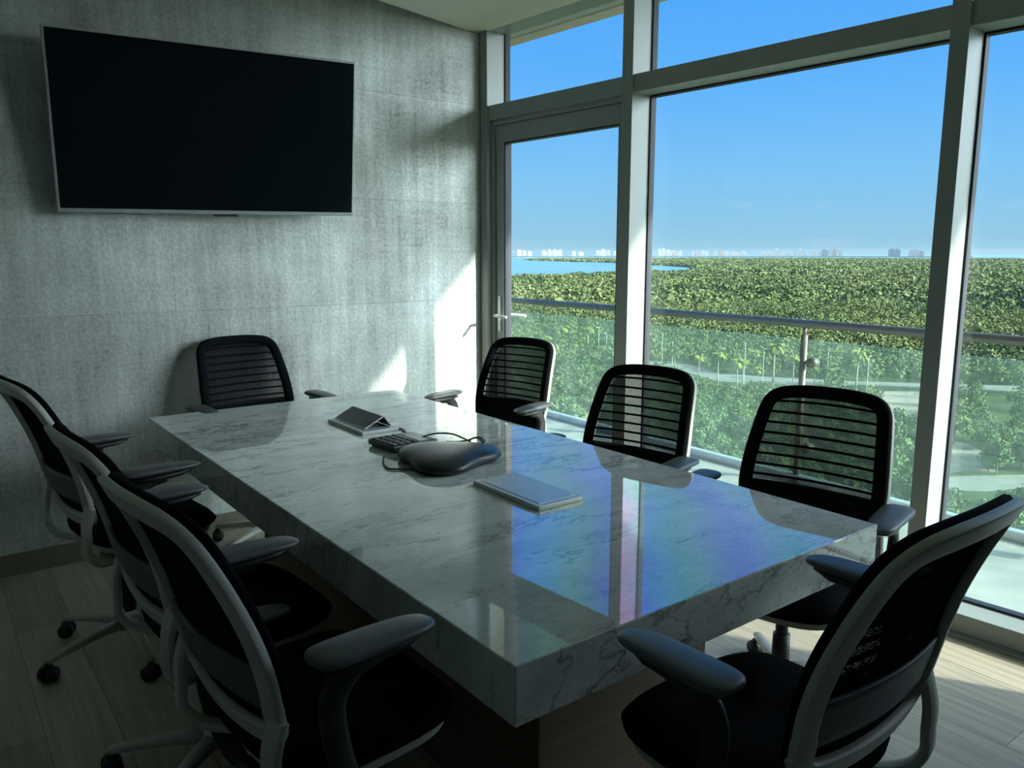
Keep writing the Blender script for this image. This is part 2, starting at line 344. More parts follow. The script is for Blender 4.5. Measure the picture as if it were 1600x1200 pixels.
def sweep(mb, pts, w, h, nrm, closed=False, mi=0, seg=10, expo=2.6, cap=True):
    """superelliptic section swept along pts; w lies across (side), h lies along nrm"""
    pts = [Vector(p) for p in pts]; n = len(pts); vs = []
    W = w if isinstance(w, (list, tuple)) else [w] * n; H = h if isinstance(h, (list, tuple)) else [h] * n
    NR = nrm if isinstance(nrm, list) else [nrm] * n
    for i in range(n):
        a = pts[(i - 1) % n] if (closed or i > 0) else pts[i]; b = pts[(i + 1) % n] if (closed or i < n - 1) else pts[i]
        t = (b - a).normalized(); nn = Vector(NR[i]); nn = (nn - t * nn.dot(t)).normalized(); sd = t.cross(nn)
        for k in range(seg):
            th = 2 * PI * k / seg; c, s = math.cos(th), math.sin(th)
            cu = math.copysign(abs(c) ** (2 / expo), c); su = math.copysign(abs(s) ** (2 / expo), s)
            vs.append(pts[i] + sd * (cu * W[i] / 2) + nn * (su * H[i] / 2))
    fs = []
    for i in range(n if closed else n - 1):
        j = (i + 1) % n
        for k in range(seg):
            l = (k + 1) % seg; fs.append((i * seg + k, i * seg + l, j * seg + l, j * seg + k))
    if not closed and cap: fs += [tuple(range(seg))[::-1], tuple(range((n - 1) * seg, n * seg))]
    return mb.add(vs, fs, mi, True)
def tube(mb, pts, r, mi=0, seg=8, closed=False):
    pts = [Vector(p) for p in pts]; n = len(pts); R = r if isinstance(r, (list, tuple)) else [r] * n
    # parallel transport
    t0 = (pts[1] - pts[0]).normalized(); nn = t0.orthogonal().normalized(); nr = []
    for i in range(n):
        a = pts[max(0, i - 1)]; b = pts[min(n - 1, i + 1)]; t = (b - a).normalized(); nn = (nn - t * nn.dot(t)).normalized(); nr.append(nn.copy())
    return sweep(mb, pts, [2 * x for x in R], [2 * x for x in R], nr, closed, mi, seg, 2.0)
def cyl(mb, p0, p1, r0, r1=None, mi=0, seg=20):
    return tube(mb, [p0, p1], [r0, r1 if r1 is not None else r0], mi, seg)
def spline(P, n=8, closed=False):
    P = [Vector(p) for p in P]; m = len(P); out = []
    for i in range(m if closed else m - 1):
        g = lambda k: P[k % m] if closed else P[max(0, min(m - 1, k))]
        a, b, c, d = g(i - 1), g(i), g(i + 1), g(i + 2)
        for j in range(n):
            t = j / n; out.append(.5 * ((2 * b) + (c - a) * t + (2 * a - 5 * b + 4 * c - d) * t * t + (3 * b - a - 3 * c + d) * t ** 3))
    if not closed: out.append(P[-1])
    return out
def empty(name, loc=(0, 0, 0), rz=0.0):
    o = bpy.data.objects.new(name, None); COL.objects.link(o); o.location = loc; o.rotation_euler = (0, 0, rz); o.empty_display_size = .1; return o
def tag(o, label=None, cat=None, group=None, kind=None):
    if label: o['label'] = label
    if cat: o['category'] = cat
    if group: o['group'] = group
    if kind: o['kind'] = kind
    return o
def kids(o): return [c for c in ALLREG.get(o.name, [])]
ALLREG = {}
def copy_tree(o, parent=None):
    c = o.copy(); COL.objects.link(c)
    if parent is not None: c.parent = parent
    for ch in list(o.children): copy_tree(ch, c)
    return c

# ------------------------------------------------------------------ the room shell
RZ_T = -math.radians(52.87) + PI / 2      # rotation whose local x runs along E1
RZ_T = math.atan2(E1.y, E1.x); RZ_W = math.atan2(WU.y, WU.x)
P0w = onz(0, 902, 0)                       # a point of the television wall at floor level
wd = E1
L_left = 3.7
CORN_L = CORN - wd * L_left
H_TOP = 3.15
UEND = 4.27
# plan corners
cornb = (CORN - T0); ca, cbb = cornb.dot(E1), cornb.dot(E2)
A_LEFT = ca - L_left; B_BACK = -2.4
wend = WP(UEND, 0) - T0; wa_, wb_ = wend.dot(E1), wend.dot(E2)
# wall with the television: local x along E1
w = MB(); box(w, -L_left - .2, .12, 0, .2, -.1, H_TOP + .1)
o = w.build('wall_back', M['concrete'], loc=CORN, rot=(0, 0, RZ_T)); tag(o, 'silvery streaked concrete wall behind the wall-mounted television', kind='structure')
w = MB(); box(w, 0, .2, 0, 7.2, -.1, H_TOP + .1)
o = w.build('wall_left', M['plaster'], loc=TP(A_LEFT - .2, B_BACK - .2), rot=(0, 0, RZ_T)); tag(o, kind='structure')
q0_ = (CORN - T0).dot(E2); UF = (B_BACK - q0_) / WU.dot(E2); AF = (WP(UF, 0) - T0).dot(E1)
w = MB(); box(w, -.2, AF - A_LEFT + .2, -.2, 0, -.1, H_TOP + .1)
o = w.build('wall_front', M['darkwall'], loc=TP(A_LEFT, B_BACK), rot=(0, 0, RZ_T)); tag(o, kind='structure')
w = MB(); box(w, 0, UF - UEND + .1, 0, .2, -.1, H_TOP + .1)
o = w.build('wall_right', M['darkwall'], loc=WP(UEND, 0), rot=(0, 0, RZ_W)); tag(o, kind='structure')
# floor
w = MB(); fl = [CORN_L - E1 * .3 + E2 * .1, CORN + E2 * .1, WP(-.05, .2), WP(UF + .1, .2), TP(AF, B_BACK - .2), TP(A_LEFT - .3, B_BACK - .2)]
flr = Matrix.Rotation(-(RZ_T + PI / 2), 4, 'Z')
prism(w, [flr @ p for p in fl], -.12, 0)
o = w.build('floor', M['floor'], rot=(0, 0, RZ_T + PI / 2)); tag(o, kind='structure')
# upper ceiling and the dropped ceiling along the windows
w = MB(); prism(w, fl, H_TOP, H_TOP + .1); o = w.build('ceiling', M['ceiling']); tag(o, kind='structure')
d = ray(730, 51); nrmw = E2
s_ = ((CORN).dot(nrmw)) / Vector((d.x, d.y, 0)).dot(nrmw)
CP = Vector((d.x * s_, d.y * s_, 0)); 
ed = dirv(37.5)
q1 = CP + ed * .04; q2 = CP - ed * 6.4
w = MB(); prism(w, [q1, CORN + WU * -.05 + WN * .06, WP(UF, .06), q2], CEIL, H_TOP)
o = w.build('ceiling.001', M['ceiling']); tag(o, 'dropped pale ceiling section beside the windows', kind='structure')
# skirting
w = MB(); box(w, -L_left, -.05, -.014, 0, 0, .098); o = w.build('baseboard_back', M['skirting'], loc=CORN, rot=(0, 0, RZ_T)); tag(o, kind='structure')

# ------------------------------------------------------------------ window wall (local x = along the wall, y = outward)
WROT = (0, 0, RZ_W)
sgn = 1.0 if (Matrix.Rotation(RZ_W, 4, 'Z') @ Vector((0, 1, 0))).dot(WN) > 0 else -1.0
def wbox(mb, u0, u1, n0, n1, z0, z1, mi=0):
    a, b = sorted((n0 * sgn, n1 * sgn)); return box(mb, u0, u1, a, b, z0, z1, mi)
def wbuild(mb, name, m, parent=None, bevel=0.0):
    return mb.build(name, m, parent, loc=None if parent is not None else CORN, rot=None if parent is not None else WROT, bevel=bevel)
Tz0, Tz1 = 2.323 * K, 2.412 * K
mull = [(.013 * K, .078 * K), (1.177 * K, 1.248 * K), (2.770 * K, 2.837 * K), (4.20, 4.27)]
DEP = .18
for i, (u0, u1) in enumerate(mull):
    w = MB(); wbox(w, u0, u1, 0, DEP, 0, CEIL if i else CEIL)
    o = wbuild(w, 'trim_%d' % (i + 1), M['white_frame'], bevel=.002); tag(o, kind='structure')
w = MB(); wbox(w, -.09, mull[0][0], .02, DEP, -.02, CEIL); o = wbuild(w, 'trim_5', M['skirting']); tag(o, kind='structure')
w = MB(); wbox(w, -.02, UEND, 0, .2, -.1, .012); wbox(w, -.02, UEND, -.02, 0, -.1, .006)
o = wbuild(w, 'trim_6', M['white_frame']); tag(o, kind='structure')
w = MB(); wbox(w, mull[0][0] - .1, UEND, .02, DEP - .02, CEIL - .001, H_TOP + .2); o = wbuild(w, 'trim_7', M['white_frame']); tag(o, kind='structure')
def window(name, u0, u1, z0, z1, sill=0.0, top=True):
    root = empty(name, CORN, RZ_W); tag(root, kind='structure')
    gy = DEP - .028
    f = MB()
    if sill: wbox(f, u0, u1, .01, DEP, z0, z0 + sill); z0 += sill
    g = .009                                            # gasket
    ga = MB()
    for (a, b, c, d_) in ((u0, u0 + g, z0, z1), (u1 - g, u1, z0, z1), (u0, u1, z0, z0 + g), (u0, u1, z1 - g, z1))[:4 if top else 2]:
        wbox(ga, a, b, gy - .012, DEP - .001, c, d_)
    if sill: f.build('window_sill', M['white_frame'], root, bevel=.003)
    ga.build('gasket', M['gasket'], root)
    p = MB(); wbox(p, u0 + .002, u1 - .002, gy, gy + .008, z0 + .002, z1 - .002); p.build('window_pane', M['glass'], root)
    return root
window('window_1', mull[0][1], mull[1][0], Tz1, CEIL, top=False)
window('window_2', mull[1][1], mull[2][0], Tz1, CEIL, top=False)
window('window_3', mull[2][1], mull[3][0], Tz1, CEIL, top=False)
window('window_4', mull[1][1], mull[2][0], .012, Tz0, sill=.075)
window('window_5', mull[2][1], mull[3][0], .012, Tz0, sill=.075)
# transoms
for i, (a, b) in enumerate(((0, 1), (1, 2), (2, 3))):
    w = MB(); wbox(w, mull[a][1], mull[b][0], .014, DEP, Tz0, Tz1); o = wbuild(w, 'trim_%d' % (8 + i), M['white_frame'], bevel=.002); tag(o, kind='structure')
# door
dr = empty('door_1', CORN, RZ_W); tag(dr, 'white aluminium framed glass balcony door', kind='structure')
u0, u1 = mull[0][1], mull[1][0]; zt = Tz0
f = MB(); ft = .028
wbox(f, u0, u0 + ft, .03, .13, .012, zt); wbox(f, u1 - ft * .6, u1, .03, .13, .012, zt); wbox(f, u0, u1, .03, .13, zt - ft, zt)
f.build('door_frame', M['white_frame'], dr, bevel=.002)
d0, d1, dz1 = u0 + ft + .004, u1 - ft * .6 - .003, zt - ft - .004
sw = .072; f = MB(); dn0, dn1 = .045, .10
wbox(f, d0, d0 + sw, dn0, dn1, .03, dz1); wbox(f, d1 - .03, d1, dn0, dn1, .03, dz1)
wbox(f, d0 + sw, d1 - .03, dn0, dn1, dz1 - .10, dz1); wbox(f, d0 + sw, d1 - .03, dn0, dn1, .03, .15)
leaf = f.build('door_leaf', M['white_frame'], dr, bevel=.002)
f = MB(); g = .008
for (a, b, c, d_) in ((d0 + sw, d0 + sw + g, .15, dz1 - .10), (d1 - .03 - g, d1 - .03, .15, dz1 - .10), (d0 + sw, d1 - .03, .15, .158), (d0 + sw, d1 - .03, dz1 - .10 - g, dz1 - .10)):
    wbox(f, a, b, dn0 + .004, dn1 - .002, c, d_)
f.build('gasket', M['gasket'], dr)
f = MB(); wbox(f, d0 + sw + .002, d1 - .032, .068, .076, .152, dz1 - .102); f.build('door_pane', M['glass'], dr)
hz = 1.11 * K
f = MB(); wbox(f, d0 + .018, d0 + .046, dn0 - .008, dn0, hz - .10, hz + .12)
hp = f.build('handle_plate', M['silver'], dr, bevel=.003)
f = MB(); s0 = Vector((d0 + .032, (dn0 - .005) * sgn, hz)); s1 = Vector((d0 + .032, (dn0 - .055) * sgn, hz)); s2 = Vector((d0 + .155, (dn0 - .055) * sgn, hz - .004))
tube(f, [s0, s0.lerp(s1, .8), s1 + Vector((.008, 0, 0)), s2], .009, seg=10)
f.build('door_handle', M['silver'], dr)
f = MB(); t0 = Vector((d0 + .032, (dn1) * sgn, hz)); t1 = Vector((d0 + .032, (dn1 + .05) * sgn, hz)); t2 = Vector((d0 + .155, (dn1 + .05) * sgn, hz - .004))
tube(f, [t0, t0.lerp(t1, .8), t1 + Vector((.008, 0, 0)), t2], .009, seg=10)
f.build('door_handle', M['silver'], dr)

# ------------------------------------------------------------------ balcony
RD = dirv(144.2); RP0 = WP(2.83 * K, 1.45 * K); RNV = Vector((-RD.y, RD.x, 0)); RNV = RNV if RNV.x > 0 else -RNV
def RL(s, n=0.0, z=0.0): v = RP0 + RD * s + RNV * n; return Vector((v.x, v.y, z))
w = MB(); prism(w, [WP(-.6, .2), WP(9, .2), RL(6.6, .09), RL(-6.4, .09)], -.3, -.02)
o = w.build('balcony_floor', M['tiles']); tag(o, 'pale tiled balcony floor outside the windows', kind='structure')
w = MB(); prism(w, [WP(-6, .1), WP(11, .1), WP(11, 1.78 * K), WP(-6, 1.78 * K)], 3.4 * K, 3.4 * K + .3, 0)
prism(w, [WP(-6, 1.64 * K), WP(11, 1.64 * K), WP(11, 1.80 * K), WP(-6, 1.80 * K)], 3.4 * K - .012, 3.4 * K + .32, 1)
o = w.build('balcony_overhang', [M['slab'], M['drip']]); tag(o, 'grey concrete slab overhanging the balcony', kind='structure')
rr_ = empty('balcony_railing', RL(0), 0); RR0 = RL(0)
tag(rr_, 'glass balcony railing with a round brushed steel handrail', 'railing')
def rl(s, n=0.0, z=0.0): return RL(s, n, z) - RR0
f = MB(); tube(f, [rl(-6.2, 0, 1.05 * K), rl(6.4, 0, 1.05 * K)], .026, seg=20); f.build('handrail', M['steel'], rr_)
posts = [-4.7, -2.99, -1.37, .43, 2.2, 4.0]
posts = [p for p in posts]
gt = .945 * K
for i, sx in enumerate(posts):
    f = MB(); cyl(f, rl(sx, -.0, -.02), rl(sx, 0, .975 * K), .021, seg=16); cyl(f, rl(sx, 0, .97 * K), rl(sx, 0, 1.035 * K), .012, seg=12)
    cyl(f, rl(sx, 0, -.02), rl(sx, 0, .0), .045, seg=20)
    po = f.build('post', M['steel'], rr_)
    for zc in (.80 * K, .22):
        f = MB(); a = rl(sx + .07, -.03, zc); b = rl(sx + .07, .03, zc)
        cyl(f, a, b, .030, seg=24); cyl(f, rl(sx, 0, zc), rl(sx + .07, 0, zc), .010, seg=10)
        f.build('clamp', M['steel'], po)
for i in range(len(posts) - 1):
    f = MB(); a, b = posts[i] + .035, posts[i + 1] - .035
    P = rl(a, -.006, .02); obox(f, P, RD * (b - a), RNV * .012, Vector((0, 0, gt - .02)))
    f.build('glass_panel', M['rail_glass'], rr_)
f = MB(); a, b = posts[-1] + .035, 6.3; obox(f, rl(a, -.006, .02), RD * (b - a), RNV * .012, Vector((0, 0, gt - .02))); f.build('glass_panel', M['rail_glass'], rr_)
f = MB(); obox(f, rl(-6.2, -.03, -.02), RD * 12.6, RNV * .06, Vector((0, 0, .05))); f.build('base_channel', M['silver'], rr_)

# ------------------------------------------------------------------ television
tvr = empty('television', CORN + Vector((0, 0, 1.70 * K)), RZ_T)
tag(tvr, 'large flat television with thin silver bezel mounted on concrete wall', 'television')
tvr.location = CORN - E1 * 2.3144 - E2 * .0734 + Vector((0, 0, 1.6355)); TW, TH = 1.366, .760
tvr.rotation_euler = (math.radians(9.33), math.radians(-.71), RZ_T - math.radians(4.29))   # tilted down and swivelled on its bracket
f = MB(); box(f, 0, TW, -.022, .02, 0, TH); f.build('casing', M['bezel'], tvr, bevel=.004)
f = MB(); box(f, .012, TW - .010, -.0235, -.020, .018, TH - .010); f.build('screen', M['screen'], tvr)
f = MB(); box(f, .40, TW - .40, .02, .06, .15, TH - .2); box(f, .60, .76, .06, .135, .26, .46); f.build('wall_bracket', M['chair_black'], tvr)
f = MB(); box(f, .66, .77, -.018, .01, -.012, .001); f.build('sensor_tab', M['chair_black'], tvr, bevel=.002)

# ------------------------------------------------------------------ table
TWD, TLN, TTH = 1.215, 2.66, .118
tb = empty('conference_table', TP(0, 0), RZ_T)
tag(tb, 'large rectangular conference table with thick polished grey-veined marble top', 'table')
f = MB(); box(f, 0, TWD, 0, TLN, TZ - TTH, TZ); f.build('tabletop', M['marble'], tb, bevel=.003)
f = MB(); box(f, .30, .90, .30, 2.12, 0, TZ - TTH - .0005); f.build('pedestal', M['veneer'], tb, bevel=.002)

# ------------------------------------------------------------------ things on the table
def tab(x, y, z=TZ): return onz(x, y, z)
# flush cable box, closed lid
def tl(x, y, z=TZ):
    v = onz(x, y, z) - T0; return Vector((v.dot(E1), v.dot(E2), 0))
def ab_center(pts): 
    c = Vector((0, 0, 0))
    for p in pts: c += tl(*p)
    return c / len(pts)
c1 = ab_center([(744, 758), (845, 803), (905, 781), (803, 742)])
bxr = empty('cable_box', TP(c1.x, c1.y, TZ), RZ_T); tag(bxr, 'flat closed silver cable box lid lying nearest the camera on the table', 'cable box')
bw_, bl_ = .165, .325
f = MB(); box(f, -bw_ / 2, bw_ / 2, -bl_ / 2, bl_ / 2, 0, .014); f.build('housing', M['plate'], bxr, bevel=.0025)
f = MB(); box(f, -bw_ / 2 + .018, bw_ / 2 - .012, -bl_ / 2 + .02, bl_ / 2 - .02, .0135, .0155); f.build('lid', M['silver'], bxr, bevel=.0006)
c2 = ab_center([(503, 662), (556, 682), (622, 662), (565, 645)])
b2 = empty('cable_box', TP(c2.x - .01, c2.y - .05, TZ), RZ_T); tag(b2, 'open cable box at the far end of the table with raised dark lid', 'cable box')
f = MB(); box(f, -bw_ / 2, bw_ / 2, -bl_ / 2, bl_ / 2, 0, .014); f.build('housing', M['plate'], b2, bevel=.0025)
f = MB()  # raised wedge lid: dark sloping face towards the left, silver rim, open triangular end
L0, L1 = -bl_ / 2 + .03, bl_ / 2 - .02
A = Vector((-.055, 0, .015)); B = Vector((.03, 0, .056)); C_ = Vector((.06, 0, .015))
tck = .006
def slab_yz(mb, p, q, y0, y1, th, mi=0):
    dxy = (q - p).normalized(); nn = Vector((-dxy.z, 0, dxy.x)) * th
    P = Vector((p.x, y0, p.z)); obox(mb, P, q - p, Vector((0, y1 - y0, 0)), nn, mi)
slab_yz(f, A, B, L0, L1, tck); f.build('lid', M['silver'], b2, bevel=.0012)
f = MB(); nn = Vector((-(B - A).normalized().z, 0, (B - A).normalized().x)) * (tck + .0008)
slab_yz(f, A + (B - A) * .05 + nn, A + (B - A) * .95 + nn, L0 + .006, L1 - .006, .0012); f.build('lid_face', M['lid_dark'], b2)
f = MB(); slab_yz(f, C_, B, L0 + .004, L1 - .004, -.004); f.build('socket_panel', M['lid_dark'], b2)

# conference phone : three-lobed domed body
c3 = ab_center([(603, 716), (672, 745), (783, 722), (700, 694)])
def tilt_az(x0, y0, x1, y1):
    a, b = tl(x0, y0), tl(x1, y1); return math.atan2(b.y - a.y, b.x - a.x)
ph = empty('conference_phone', TP(c3.x - .0, c3.y - .04, TZ), RZ_T); tag(ph, 'black three-lobed domed conference phone in the middle of the table', 'phone')
def lobed(mb, R, H, zb, phase, mi=0, nr=14, nt=72, amp=.20):
    vs, fs = [], []
    for i in range(nr + 1):
        q = i / nr
        for k in range(nt):
            th = 2 * PI * k / nt
            r = R * (1 + amp * math.cos(3 * (th - phase))) * math.sin(q * PI / 2) ** .9
            lift = .5 + .5 * math.cos(3 * (th - phase))
            z = zb + H * (1 - q ** 2.2) - .0 * lift + (1 - lift) * .010 * q * q
            vs.append((r * math.cos(th), r * math.sin(th), z))
    o0 = len(vs)
    for k in range(nt):
        th = 2 * PI * k / nt; r = R * (1 + amp * math.cos(3 * (th - phase))) * .93
        vs.append((r * math.cos(th), r * math.sin(th), zb - .010))
    for k in range(nt):
        th = 2 * PI * k / nt; r = R * (1 + amp * math.cos(3 * (th - phase))) * .70
        vs.append((r * math.cos(th), r * math.sin(th), 0.0))
    vs.append((0, 0, 0))
    for i in range(nr + 2):
        for k in range(nt):
            l = (k + 1) % nt; fs.append((i * nt + k, i * nt + l, (i + 1) * nt + l, (i + 1) * nt + k))
    base = (nr + 2) * nt; fs += [(base + k, base + (k + 1) % nt, len(vs) - 1) for k in range(nt)]
    mb.add(vs, fs, mi, True)
PHASE = tilt_az(690, 716, 672, 747)
f = MB(); lobed(f, .170, .040, .014, PHASE, amp=.17); f.build('housing', M['gunmetal'], ph)
f = MB(); pz = .0655
for th, sx in ((PHASE + PI * .72, .020),):
    px_, py_ = .085 * math.cos(th), .085 * math.sin(th)
    obox(f, Vector((px_ - .016, py_ - .009, .0445)), Vector((.032, 0, .001)), Vector((0, .018, .0)), Vector((0, 0, .004)))
f.build('button', M['lid_dark'], ph, bevel=.001)

# keypad handset
kc = ab_center([(574, 697), (629, 678), (664, 690), (606, 714)])
kp = empty('keypad', TP(kc.x + .01, kc.y - .035, TZ), RZ_T + math.radians(4)); tag(kp, 'small dark dial keypad with grey display between cable box and phone', 'keypad')
kw, kl = .195, .175
f = MB(); box(f, -kw / 2, kw / 2, -kl / 2, kl / 2, .006, .026)
body = f.build('body', M['keypad'], kp, bevel=.004)
f = MB(); box(f, kw / 2 - .068, kw / 2 - .012, -kl / 2 + .018, kl / 2 - .02, .0255, .0275); f.build('display', M['lcd'], kp)
keymesh = None
for i in range(4):
    for j in range(5):
        x = -kw / 2 + .020 + i * .029; y = -kl / 2 + .024 + j * .032
        if keymesh is None:
            f = MB(); box(f, -.010, .010, -.012, .012, 0, .005); k0 = f.build('key', M['key'], kp, bevel=.002); keymesh = k0; k0.location = (x, y, .0255)
        else:
            k = keymesh.copy(); COL.objects.link(k); k.location = (x, y, .0255)
f = MB(); box(f, -kw / 2 + .01, -kw / 2 + .04, -kl / 2 + .01, kl / 2 - .01, 0, .007); f.build('foot', M['key'], kp)

# cables
def cable(label, P, r=.0032, group=None):
    f = MB(); pts = spline(P, 8); base = pts[0].copy(); base.z = 0
    tube(f, [p - base for p in pts], r, seg=8); o = f.build('cable', M['cable'], loc=base); tag(o, label, 'cable', group); return o
def tz_(x, y, dz=.004): return onz(x, y, TZ + dz)
cable('thin black cable running from the open box to the keypad', [tz_(574, 662, .04), tz_(590, 665, .02), tz_(612, 670), tz_(628, 670), tz_(636, 680), tz_(640, 688, .015)], .003)
cable('black cable looping up behind the conference phone', [tz_(655, 686, .015), tz_(664, 681, .03), tz_(684, 677, .035), tz_(706, 678, .03), tz_(722, 684, .015), tz_(737, 692, .012), tz_(742, 700, .03)])
cable('tangled black cable coil behind right lobe of phone', [tz_(698, 690, .02), tz_(716, 690, .005), tz_(730, 688, .012), tz_(748, 683, .022), tz_(757, 690, .02), tz_(745, 695, .006), tz_(733, 690, .02), tz_(742, 684, .03), tz_(752, 688, .03), tz_(759, 700, .02)])
cable('black cable curling out under left lobe of phone', [tz_(600, 712, .005), tz_(599, 722), tz_(605, 731), tz_(620, 733), tz_(640, 733), tz_(655, 735, .01)])

# ------------------------------------------------------------------ chairs (local +y = forward)
PROF = [(.47, -.140), (.50, -.155), (.56, -.176), (.62, -.190), (.68, -.204), (.75, -.223), (.82, -.248), (.90, -.282), (.97, -.318), (1.0, -.332)]
def py(z):
    for (z0, y0), (z1, y1) in zip(PROF, PROF[1:]):
        if z <= z1: t = (z - z0) / (z1 - z0); t = max(-.3, t); return y0 + (y1 - y0) * t
    return PROF[-1][1]
def pys(z): return sum(py(z + d) for d in (-.03, -.015, 0, .015, .03)) / 5
def surf(x, z, off=0.0):
    dz = .01; ty = (pys(z + dz) - pys(z - dz)) / (2 * dz); n = Vector((0, 1, -ty)).normalized()
    wrap = .55 * x * x
    return Vector((x, pys(z) + wrap, z)) + n * off
def snorm(x, z):
    dz = .01; ty = (pys(z + dz) - pys(z - dz)) / (2 * dz); return Vector((-1.1 * x, 1, -ty)).normalized()
OUT = [(0, .988), (.10, .985), (.168, .972), (.205, .938), (.219, .88), (.229, .80), (.236, .73), (.238, .67), (.234, .62), (.226, .575), (.214, .535), (.180, .508), (.10, .497), (0, .495)]
def outline(inset=0.0, zmin=None, n=6):
    pts = OUT
    full = [(x, z) for x, z in pts] + [(-x, z) for x, z in pts[-2:0:-1]]
    sp = spline([Vector((x, 0, z)) for x, z in full], n, closed=True)
    if inset:
        m = len(sp); res = []
        for i in range(m):
            t = (sp[(i + 1) % m] - sp[i - 1]).normalized(); nn = Vector((t.z, 0, -t.x)); 
            c = Vector((0, 0, .7)) - sp[i]
            if nn.dot(c) < 0: nn = -nn
            res.append(sp[i] + nn * inset)
        sp = res
    return [(p.x, p.z) for p in sp]
def half_w(z, inset):
    best = 0
    pts = outline(inset)
    m = len(pts)
    for i in range(m):
        (x0, z0), (x1, z1) = pts[i], pts[(i + 1) % m]
        if (z0 - z) * (z1 - z) <= 0 and z0 != z1:
            x = x0 + (x1 - x0) * (z - z0) / (z1 - z0); best = max(best, x)
    return best
def sheet(mb, z0, z1, inset, off, th, nz=10, nx=10, mi=0, both=True):
    vs, fs = [], []
    for layer in ((0, th) if both else (0,)):
        for i in range(nz + 1):
            z = z0 + (z1 - z0) * i / nz; hw = half_w(z, inset)
            for j in range(nx + 1):
                x = -hw + 2 * hw * j / nx; vs.append(surf(x, z, off + layer))
    R = nx + 1; Ln = (nz + 1) * R
    for L in range(2 if both else 1):
        for i in range(nz):
            for j in range(nx):
                a = L * Ln + i * R + j; fs.append((a, a + 1, a + R + 1, a + R))
    if both:
        rim = [i for i in range(nx + 1)] + [i * R + nx for i in range(1, nz + 1)] + [nz * R + j for j in range(nx - 1, -1, -1)] + [i * R for i in range(nz - 1, 0, -1)]
        for k in range(len(rim)):
            a, b = rim[k], rim[(k + 1) % len(rim)]; fs.append((a, b, b + Ln, a + Ln))
    mb.add(vs, fs, mi, True)
